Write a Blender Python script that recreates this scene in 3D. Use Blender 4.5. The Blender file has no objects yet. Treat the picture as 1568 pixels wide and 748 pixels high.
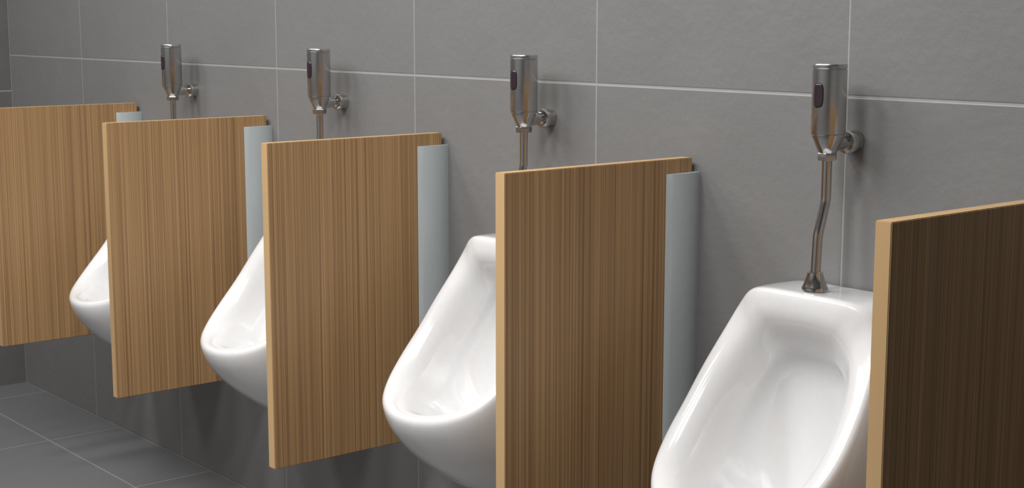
import bpy, bmesh, math
from mathutils import Vector, Matrix
scene = bpy.context.scene
scene.view_settings.view_transform = 'Standard'
scene.view_settings.look = 'None'
scene.view_settings.exposure = 0.0

# ------------------------------------------------------------ node helpers
def new_mat(name):
    m = bpy.data.materials.new(name); m.use_nodes = True
    nt = m.node_tree
    return m, nt, nt.nodes["Principled BSDF"]
def N(nt, typ, **kw):
    return nt.nodes.new(typ)
def M(nt, op, a, b=None, c=None):
    n = nt.nodes.new("ShaderNodeMath"); n.operation = op
    for i, s in enumerate((a, b, c)):
        if s is None: continue
        if isinstance(s, (int, float)): n.inputs[i].default_value = s
        else: nt.links.new(s, n.inputs[i])
    return n.outputs[0]
def mixc(nt, fac, a, b):
    n = nt.nodes.new("ShaderNodeMix"); n.data_type = 'RGBA'
    if isinstance(fac, float): n.inputs[0].default_value = fac
    else: nt.links.new(fac, n.inputs[0])
    for s, i in ((a, 6), (b, 7)):
        if isinstance(s, tuple): n.inputs[i].default_value = (*s, 1)
        else: nt.links.new(s, n.inputs[i])
    return n.outputs[2]

def tile_mat(name, ua, va, u0, v0, tw, th, col, grout, gw=0.0045, rough=0.5, bump=0.5, nscale=9.0, thin=1.35):
    m, nt, p = new_mat(name)
    geo = N(nt, "ShaderNodeNewGeometry"); sep = N(nt, "ShaderNodeSeparateXYZ")
    nt.links.new(geo.outputs["Position"], sep.inputs[0])
    def dist(ax, o, t):
        f = M(nt, 'FRACT', M(nt, 'DIVIDE', M(nt, 'SUBTRACT', sep.outputs[ax], o - 100*t), t))
        d = M(nt, 'MINIMUM', f, M(nt, 'SUBTRACT', 1.0, f))
        return M(nt, 'MULTIPLY', d, t)
    d = M(nt, 'MINIMUM', M(nt, 'MULTIPLY', dist(ua, u0, tw), thin), dist(va, v0, th))
    mr = N(nt, "ShaderNodeMapRange"); mr.interpolation_type = 'SMOOTHSTEP'
    nt.links.new(d, mr.inputs[0])
    mr.inputs[1].default_value = gw*0.3; mr.inputs[2].default_value = gw*0.8
    mr.inputs[3].default_value = 1.0; mr.inputs[4].default_value = 0.0
    g = mr.outputs[0]
    def noise(sc, det, r=.5):
        n = N(nt, "ShaderNodeTexNoise"); nt.links.new(geo.outputs["Position"], n.inputs["Vector"])
        n.inputs["Scale"].default_value = sc; n.inputs["Detail"].default_value = det; n.inputs["Roughness"].default_value = r
        return n.outputs[0]
    n1 = noise(nscale, 4, .45); n2 = noise(2.2, 4); n3 = noise(55, 3)
    v = M(nt, 'ADD', M(nt, 'MULTIPLY', n2, .6), M(nt, 'MULTIPLY', n1, .4))
    c = mixc(nt, v, tuple(x*.90 for x in col), tuple(x*1.10 for x in col))
    nt.links.new(mixc(nt, g, c, grout), p.inputs["Base Color"])
    p.inputs["Roughness"].default_value = rough
    h = M(nt, 'ADD', M(nt, 'MULTIPLY', n1, .006), M(nt, 'MULTIPLY', n3, .0018))
    h = M(nt, 'SUBTRACT', h, M(nt, 'MULTIPLY', g, .002))
    b = N(nt, "ShaderNodeBump"); b.inputs["Strength"].default_value = bump; b.inputs["Distance"].default_value = 1.0
    nt.links.new(h, b.inputs["Height"]); nt.links.new(b.outputs[0], p.inputs["Normal"])
    return m

WALLC = (.176, .174, .173); GROUT = (.30, .30, .30)
TW = .6022
m_back = tile_mat("slate_tile_back", 0, 2, -1.524, 1.1735, TW, .5865, WALLC, GROUT)
m_side = tile_mat("slate_tile_side", 1, 2, 0.0, 1.049, TW, .5865, (.135,.134,.133), GROUT)
m_floor = tile_mat("slate_tile_floor", 0, 1, -3.757, -.236, TW, TW, (.145,.146,.150), (.26,.26,.26), rough=.38, bump=.25, thin=1.0)

def simple(name, col, rough=.5, metal=0.0, coat=0.0):
    m, nt, p = new_mat(name)
    n = N(nt, "ShaderNodeTexNoise"); n.inputs["Scale"].default_value = 30
    nt.links.new(mixc(nt, n.outputs[0], tuple(x*.97 for x in col), tuple(min(1, x*1.03) for x in col)), p.inputs["Base Color"])
    p.inputs["Roughness"].default_value = rough; p.inputs["Metallic"].default_value = metal
    p.inputs["Coat Weight"].default_value = coat; p.inputs["Coat Roughness"].default_value = .02
    return m
m_ceramic = simple("white_glazed_ceramic", (.72, .72, .725), .16, 0, .8)
m_ceiling = simple("ceiling_paint", (.60, .60, .60), .8)
m_plain = simple("painted_wall_light", (.45, .45, .45), .7)
m_front = simple("painted_wall_grey", (.26, .26, .26), .7)
m_chrome = simple("polished_chrome", (.60, .585, .57), .12, 1.0)
m_black = simple("sensor_glass", (.030, .018, .024), .12)
m_dark = simple("drain_hole_dark", (.02, .02, .02), .6)
m_alu = simple("frosted_aluminium", (.47, .515, .53), .3, .05)

m_steel, nt, p = new_mat("brushed_steel")
tc = N(nt, "ShaderNodeTexCoord"); mp = N(nt, "ShaderNodeMapping"); mp.inputs["Scale"].default_value = (1, 1, 60)
nt.links.new(tc.outputs["Object"], mp.inputs[0])
nz = N(nt, "ShaderNodeTexNoise"); nz.inputs["Scale"].default_value = 30; nz.inputs["Detail"].default_value = 3
nt.links.new(mp.outputs[0], nz.inputs["Vector"])
nt.links.new(mixc(nt, nz.outputs[0], (.52,.51,.50), (.64,.63,.62)), p.inputs["Base Color"])
p.inputs["Metallic"].default_value = 1; p.inputs["Roughness"].default_value = .24
p.inputs["Anisotropic"].default_value = .4

def wood(name, lo, hi):
    m, nt, p = new_mat(name)
    tc = N(nt, "ShaderNodeTexCoord"); oi = N(nt, "ShaderNodeObjectInfo")
    add = N(nt, "ShaderNodeVectorMath"); add.operation = 'ADD'
    cmb = N(nt, "ShaderNodeCombineXYZ")
    nt.links.new(M(nt, 'MULTIPLY', oi.outputs["Random"], 13.0), cmb.inputs[1])
    nt.links.new(tc.outputs["Object"], add.inputs[0]); nt.links.new(cmb.outputs[0], add.inputs[1])
    def noise(sc, det):
        mp = N(nt, "ShaderNodeMapping"); mp.inputs["Scale"].default_value = sc
        nt.links.new(add.outputs[0], mp.inputs[0])
        n = N(nt, "ShaderNodeTexNoise"); n.inputs["Scale"].default_value = 1; n.inputs["Detail"].default_value = det
        n.inputs["Roughness"].default_value = .6
        nt.links.new(mp.outputs[0], n.inputs["Vector"]); return n.outputs[0]
    a = noise((6, 170, .35), 3); b = noise((10, 450, 1.0), 2); c = noise((2, 12, .2), 1)
    v = M(nt, 'ADD', M(nt, 'ADD', M(nt, 'MULTIPLY', a, .36), M(nt, 'MULTIPLY', b, .56)), M(nt, 'MULTIPLY', c, .08))
    mr = N(nt, "ShaderNodeMapRange"); nt.links.new(v, mr.inputs[0])
    mr.inputs[1].default_value = .38; mr.inputs[2].default_value = .62
    nt.links.new(mixc(nt, mr.outputs[0], lo, hi), p.inputs["Base Color"])
    p.inputs["Roughness"].default_value = .5
    return m
m_wood = wood("oak_laminate", (.235, .128, .056), (.49, .300, .138))
m_edge = wood("oak_edge_band", (.42, .27, .13), (.53, .35, .175))

# ------------------------------------------------------------ mesh helpers
def obj_from_bm(bm, name, mats, parent=None, loc=(0,0,0), smooth=False):
    me = bpy.data.meshes.new(name); bmesh.ops.recalc_face_normals(bm, faces=bm.faces); bm.to_mesh(me); bm.free()
    o = bpy.data.objects.new(name, me); scene.collection.objects.link(o)
    for m in mats: me.materials.append(m)
    if smooth:
        for f in me.polygons: f.use_smooth = True
    o.location = loc
    if parent: o.parent = parent
    return o
def empty(name, loc):
    e = bpy.data.objects.new(name, None); e.empty_display_size = .1; e.location = loc
    scene.collection.objects.link(e); return e
def box(bm, a, b, mi=0):
    vs = [bm.verts.new((x, y, z)) for x in (a[0], b[0]) for y in (a[1], b[1]) for z in (a[2], b[2])]
    for f in ((0,1,3,2),(4,6,7,5),(0,4,5,1),(2,3,7,6),(0,2,6,4),(1,5,7,3)):
        bm.faces.new([vs[i] for i in f]).material_index = mi
def boxobj(name, a, b, mat, parent=None, bevel=0):
    bm = bmesh.new(); box(bm, a, b)
    if bevel: bmesh.ops.bevel(bm, geom=bm.edges[:], offset=bevel, segments=2, affect='EDGES', profile=.5)
    return obj_from_bm(bm, name, [mat], parent)
def sharp_edges(bm, deg=32):
    bmesh.ops.recalc_face_normals(bm, faces=bm.faces)
    for e in bm.edges:
        if len(e.link_faces) == 2 and e.calc_face_angle(0) > math.radians(deg): e.smooth = False
def lathe(name, prof, mat, parent, loc=(0,0,0), axis='Z', seg=48):
    bm = bmesh.new(); rings = []
    for r, z in prof:
        if r < 1e-6: rings.append([bm.verts.new((0, 0, z))])
        else: rings.append([bm.verts.new((r*math.cos(2*math.pi*i/seg), r*math.sin(2*math.pi*i/seg), z)) for i in range(seg)])
    for A, B in zip(rings, rings[1:]):
        for i in range(seg):
            j = (i+1) % seg
            q = [A[i % len(A)], A[j % len(A)], B[j % len(B)], B[i % len(B)]]
            u = []
            for v in q:
                if v not in u: u.append(v)
            if len(u) > 2: bm.faces.new(u)
    for R in (rings[0], rings[-1]):
        if len(R) > 2: bm.faces.new(R)
    if axis == 'Y':
        bmesh.ops.rotate(bm, verts=bm.verts, matrix=Matrix.Rotation(math.radians(90), 3, 'X'))
    sharp_edges(bm)
    return obj_from_bm(bm, name, [mat], parent, loc, smooth=True)
def tube(name, pts, r, mat, parent):
    for k in (.05, .15, .25):
        q = [pts[0]]
        for a, b in zip(pts, pts[1:]):
            a, b = Vector(a), Vector(b); q += [a.lerp(b, k), a.lerp(b, 1-k)]
        q.append(pts[-1]); pts = q
    cu = bpy.data.curves.new(name, 'CURVE'); cu.dimensions = '3D'; cu.bevel_depth = r; cu.bevel_resolution = 8
    sp = cu.splines.new('POLY'); sp.points.add(len(pts)-1)
    for i, q in enumerate(pts): sp.points[i].co = (*q, 1)
    sp.use_smooth = True
    cu.use_fill_caps = True; cu.materials.append(mat)
    o = bpy.data.objects.new(name, cu); scene.collection.objects.link(o); o.parent = parent; return o

# ------------------------------------------------------------ room
XL, XR, YF, HC = -5.137, 1.6, -3.4, 2.7
boxobj("wall_back", (XL-.1, 0, 0), (XR+.1, .1, HC), m_back)
boxobj("wall_left", (XL-.1, YF, 0), (XL, 0, HC), m_side)
boxobj("wall_right", (XR, YF, 0), (XR+.1, 0, HC), m_plain)
boxobj("wall_front", (XL-.1, YF-.1, 0), (XR+.1, YF, HC), m_front)
boxobj("floor", (XL-.1, YF-.1, -.1), (XR+.1, .1, 0), m_floor)
boxobj("ceiling", (XL-.1, YF-.1, HC), (XR+.1, .1, HC+.1), m_ceiling)

# fixtures are modelled in a local frame: wall plane at local y=-WY
WY, DZ = .03, -.02

# ------------------------------------------------------------ urinal
RIM = [(0,.166,.864),(.075,.164,.863),(.112,.157,.853),(.137,.153,.827),(.154,.170,.787),(.167,.209,.730),(.172,.250,.674),(.169,.296,.625),(.150,.341,.587),(.111,.380,.564),(.058,.405,.553),(0,.414,.550)]
C1 = [(0,.13,.864),(.080,.13,.863),(.124,.12,.854),(.150,.115,.826),(.167,.12,.783),(.179,.155,.708),(.184,.20,.630),(.181,.26,.562),(.163,.32,.508),(.124,.365,.478),(.067,.394,.462),(0,.402,.457)]
C2 = [(0,.07,.861),(.086,.07,.860),(.132,.065,.850),(.160,.06,.820),(.170,.06,.775),(.179,.08,.69),(.184,.11,.61),(.181,.145,.52),(.165,.195,.44),(.130,.235,.385),(.072,.258,.357),(0,.262,.350)]
BK = [(0,.032,.859),(.092,.032,.858),(.134,.032,.847),(.156,.032,.815),(.165,.032,.77),(.171,.032,.70),(.172,.032,.62),(.167,.032,.53),(.150,.032,.44),(.118,.032,.36),(.066,.032,.295),(0,.032,.275)]
I0 = [(0,.165,.832),(.064,.165,.831),(.092,.162,.821),(.114,.163,.797),(.129,.179,.762),(.140,.211,.713),(.144,.248,.663),(.140,.289,.617),(.122,.327,.581),(.089,.360,.561),(.047,.382,.551),(0,.389,.548)]
EE = [(0,.126,.762),(.038,.127,.757),(.060,.130,.745),(.077,.137,.724),(.089,.150,.694),(.098,.171,.653),(.101,.198,.608),(.095,.230,.570),(.080,.262,.538),(.057,.288,.519),(.030,.305,.510),(0,.310,.507)]
CC = Vector((0, .170, .448))
def resample(tab, n):
    P = [Vector(p) for p in tab]
    mir = lambda v: Vector((-v.x, v.y, v.z))
    P = [mir(P[1])] + P + [mir(P[-2])]
    out = []
    K = len(tab)-1
    for i in range(n+1):
        t = i/n*K; k = min(int(t), K-1); f = t-k
        a, b, c, d = P[k:k+4]
        out.append(.5*((2*b)+(c-a)*f+(2*a-5*b+4*c-d)*f*f+(3*b-a-3*c+d)*f**3))
    return out + [mir(v) for v in out[-2:0:-1]]
def ss(a, b, x):
    t = max(0, min(1, (x-a)/(b-a))); return t*t*(3-2*t)
def bez(a, b, c, d, t):
    s = 1-t; return a*s**3+b*3*s*s*t+c*3*s*t*t+d*t**3
def make_bowl_mesh():
    n = 44
    R, c1, c2, B, i0, E = [resample(t, n) for t in (RIM, C1, C2, BK, I0, EE)]
    L = len(R); loops = []
    for t in (1, .97, .92, .85, .75, .65, .55, .45, .36, .28, .2, .14):
        loops.append([bez(R[k], c1[k], c2[k], B[k], t) for k in range(L)])
    for f in (.18, .36, .54, .72, .88):
        out = []
        for k in range(L):
            a = bez(R[k], c1[k], c2[k], B[k], .10); b = i0[k]; m = R[k]
            out.append((1-f)**2*a + 2*f*(1-f)*m + f*f*b)
        loops.append(out)
    for s in range(9):
        t = s/9; row = []
        for k in range(L):
            d0 = (i0[k]-R[k]).normalized()*.026
            d1 = (E[k]-i0[k])*.35
            row.append(bez(i0[k], i0[k]+d0, E[k]-d1, E[k], t))
        loops.append(row)
    T = 18
    for s in range(T):
        t = s/T; row = []
        for k in range(L):
            hk = min(k, L-k)/(L/2)
            w = ss(.25, .85, hk)
            dv = Vector((0, -.050*(1-w), -.014*w))
            d1 = E[k].lerp(CC, .07+.08*w)+dv; d2 = E[k].lerp(CC, .55)+dv*.9
            row.append(bez(E[k], d1, d2, CC, t))
        loops.append(row)
    first = len(loops)-T-8
    for _ in range(1):
        new = [list(r) for r in loops]
        for i in range(first, len(loops)-1):
            for k in range(L):
                new[i][k] = loops[i][k]*.5 + (loops[i-1][k]+loops[i+1][k])*.25
        loops = new
    bm = bmesh.new()
    V = [[bm.verts.new((v.x, -v.y, v.z+.02)) for v in row] for row in loops]
    for A, Bq in zip(V, V[1:]):
        for k in range(L):
            j = (k+1) % L; bm.faces.new((A[k], A[j], Bq[j], Bq[k]))
    c = bm.verts.new((0, -CC.y, CC.z+.02))
    for k in range(L): bm.faces.new((V[-1][k], V[-1][(k+1) % L], c))
    cb = bm.verts.new((0, -.032, .58))
    for k in range(L): bm.faces.new((V[0][(k+1) % L], V[0][k], cb))
    bmesh.ops.recalc_face_normals(bm, faces=bm.faces)
    me = bpy.data.meshes.new("urinal_bowl"); bm.to_mesh(me); bm.free()
    for f in me.polygons: f.use_smooth = True
    me.materials.append(m_ceramic)
    return me
bowl_me = make_bowl_mesh()
def make_urinal(x):
    e = empty("urinal", (x, WY, DZ))
    o = bpy.data.objects.new("bowl", bowl_me); scene.collection.objects.link(o); o.parent = e
    s = o.modifiers.new("sub", 'SUBSURF'); s.levels = 1; s.render_levels = 1
    zc = CC.z+.02
    lathe("drain_strainer", [(0,.004),(.020,.004),(.026,.002),(.027,0),(0,-.001)], m_chrome, e, (0, -CC.y-.005, zc+.001))
    bm = bmesh.new()
    for a in range(7):
        r = 0 if a == 6 else .013
        bmesh.ops.create_circle(bm, cap_ends=True, radius=.0028, segments=12,
            matrix=Matrix.Translation((r*math.cos(a*math.pi/3), -CC.y-.005+r*math.sin(a*math.pi/3), zc+.0053)))
    obj_from_bm(bm, "drain_holes", [m_dark], e)

# ------------------------------------------------------------ flush valve
def make_valve(x):
    e = empty("sensor_flush_valve", (x, WY, DZ))
    yb = -.10; R = .0275; yo = .021
    lathe("body", [(0,1.249),(R-.0025,1.249),(R-.0008,1.2482),(R,1.2465),(R,1.2415),(R-.0012,1.2408),(R-.0012,1.2398),(R,1.239),
                   (R,1.139),(R-.0006,1.1375),(R-.002,1.1365),(0,1.136)], m_steel, e, (0, yb, 0))
    lathe("tapered_base", [(0,1.1368),(.0262,1.1368),(.0265,1.135),(.0150,1.107),(.0130,1.1055),(0,1.1055)], m_chrome, e, (0, yb, 0))
    lathe("coupling_nut", [(0,1.1065),(.0155,1.1065),(.0162,1.1055),(.0162,1.096),(.0152,1.0945),(0,1.0945)], m_steel, e, (0, yb, 0), seg=6)
    tube("downpipe", [(0,yb,1.100),(0,yb,1.030),(0,yb-.0175,.974),(0,yb-yo,.90)], .0082, m_chrome, e)
    lathe("spud_collar", [(0,.916),(.0105,.916),(.0125,.914),(.0135,.909),(.0195,.892),(.0212,.889),(.0212,.886),(.017,.8845),(0,.8845)], m_chrome, e, (0, yb-yo, 0))
    lathe("spud_washer", [(0,.887),(.0165,.887),(.0165,.878),(0,.878)], m_steel, e, (0, yb-yo, 0))
    lathe("supply_arm", [(0,.092),(.015,.092),(.0145,.08),(.0120,.062),(.0120,.04),(0,.04)], m_chrome, e, (0, 0, 1.121), axis='Y')
    lathe("wall_flange", [(0,.058),(.011,.058),(.0175,.056),(.0195,.052),(.0205,.046),(.0190,.042),(.0190,.0305),(0,.0305)], m_chrome, e, (0, 0, 1.121), axis='Y')
    bm = bmesh.new(); rr = R+.0006; K = 40; rings = []
    for s in (1.0, .8, .5, .2):
        ring = []
        for i in range(K):
            a = 2*math.pi*i/K; c, q = math.cos(a), math.sin(a)
            px = math.copysign(abs(c)**.6, c)*s; pz = math.copysign(abs(q)**.6, q)*s
            th = px*.0095/rr
            ring.append(bm.verts.new((rr*math.sin(th), yb-rr*math.cos(th), 1.199+pz*.0195)))
        rings.append(ring)
    for A, B in zip(rings, rings[1:]):
        for i in range(K): bm.faces.new((A[i], A[(i+1) % K], B[(i+1) % K], B[i]))
    bm.faces.new(rings[-1])
    o = obj_from_bm(bm, "sensor_window", [m_black], e, smooth=True)
    sol = o.modifiers.new("sol", 'SOLIDIFY'); sol.thickness = .0012; sol.offset = 0

# ------------------------------------------------------------ partitions
def make_partition(x0):
    e = empty("urinal_partition", (x0, WY, DZ))
    bm = bmesh.new(); box(bm, (0,-.48,.388), (.025,-.04,1.07))
    bmesh.ops.bevel(bm, geom=bm.edges[:], offset=.0012, segments=2, affect='EDGES')
    o = obj_from_bm(bm, "panel", [m_wood, m_edge], e)
    for f in o.data.polygons:
        if abs(f.normal.x) < .7: f.material_index = 1
    bm = bmesh.new()
    def side(sx, x0, rev):
        pts = [(x0, -.107)]
        for i in range(1, 15):
            t = i/14; y = -.107+.077*t
            pts.append((x0+sx*(.0015+.0125*math.sin(math.pi*(t*.80+.02))**.75), y))
        return pts[::-1] if rev else pts
    prof = side(-1, -.0005, True) + [(-.0005,-.0395),(.0255,-.0395)] + side(1, .0255, False)
    z0, z1 = .377, 1.044
    A = [bm.verts.new((u, v, z0)) for u, v in prof]; B = [bm.verts.new((u, v, z1)) for u, v in prof]
    k = len(prof)
    for i in range(k): bm.faces.new((A[i], A[(i+1) % k], B[(i+1) % k], B[i]))
    bm.faces.new(A); bm.faces.new(B)
    sharp_edges(bm, 40)
    obj_from_bm(bm, "wall_channel", [m_alu], e, smooth=True)

for k in range(5): make_partition(-1.126-.757*k)
for k in range(4):
    make_urinal(-1.505-.757*k); make_valve(-1.505-.757*k)

# ------------------------------------------------------------ ceiling lights
m_em, nt, p = new_mat("light_diffuser")
p.inputs["Emission Color"].default_value = (1, .98, .95, 1); p.inputs["Emission Strength"].default_value = 2.0
m_frame = simple("light_frame_white", (.7,.7,.7), .5)
for k in range(5):
    x = -1.33-.80*k
    e = empty("ceiling_light", (x, -1.55, HC))
    bm = bmesh.new(); box(bm, (-.20,-.52,-.05), (.20,.52,0)); bmesh.ops.bevel(bm, geom=bm.edges[:], offset=.004, segments=1, affect='EDGES')
    obj_from_bm(bm, "housing", [m_frame], e)
    bm = bmesh.new(); box(bm, (-.18,-.50,-.053), (.18,.50,-.0505)); obj_from_bm(bm, "diffuser", [m_em], e)
    l = bpy.data.lights.new("lamp", 'AREA'); l.shape = 'RECTANGLE'; l.size = .36; l.size_y = 1.0; l.energy = (38, 27, 24, 24, 22)[k]; l.color = (1, .985, .965)
    lo = bpy.data.objects.new("lamp", l); scene.collection.objects.link(lo); lo.parent = e; lo.location = (0, 0, -.06)

w = bpy.data.worlds.new("world"); scene.world = w; w.use_nodes = True
w.node_tree.nodes["Background"].inputs[0].default_value = (.5,.5,.5,1); w.node_tree.nodes["Background"].inputs[1].default_value = .3

# ------------------------------------------------------------ camera
cam = bpy.data.cameras.new("camera"); cam.sensor_fit = 'HORIZONTAL'; cam.sensor_width = 36; cam.lens = 36*2268/1568
co = bpy.data.objects.new("camera", cam); scene.collection.objects.link(co)
co.location = (0, -1.97, 1.30); co.rotation_euler = (math.radians(90-8.674), 0, math.radians(50.43))
cam.clip_start = .02
scene.camera = co
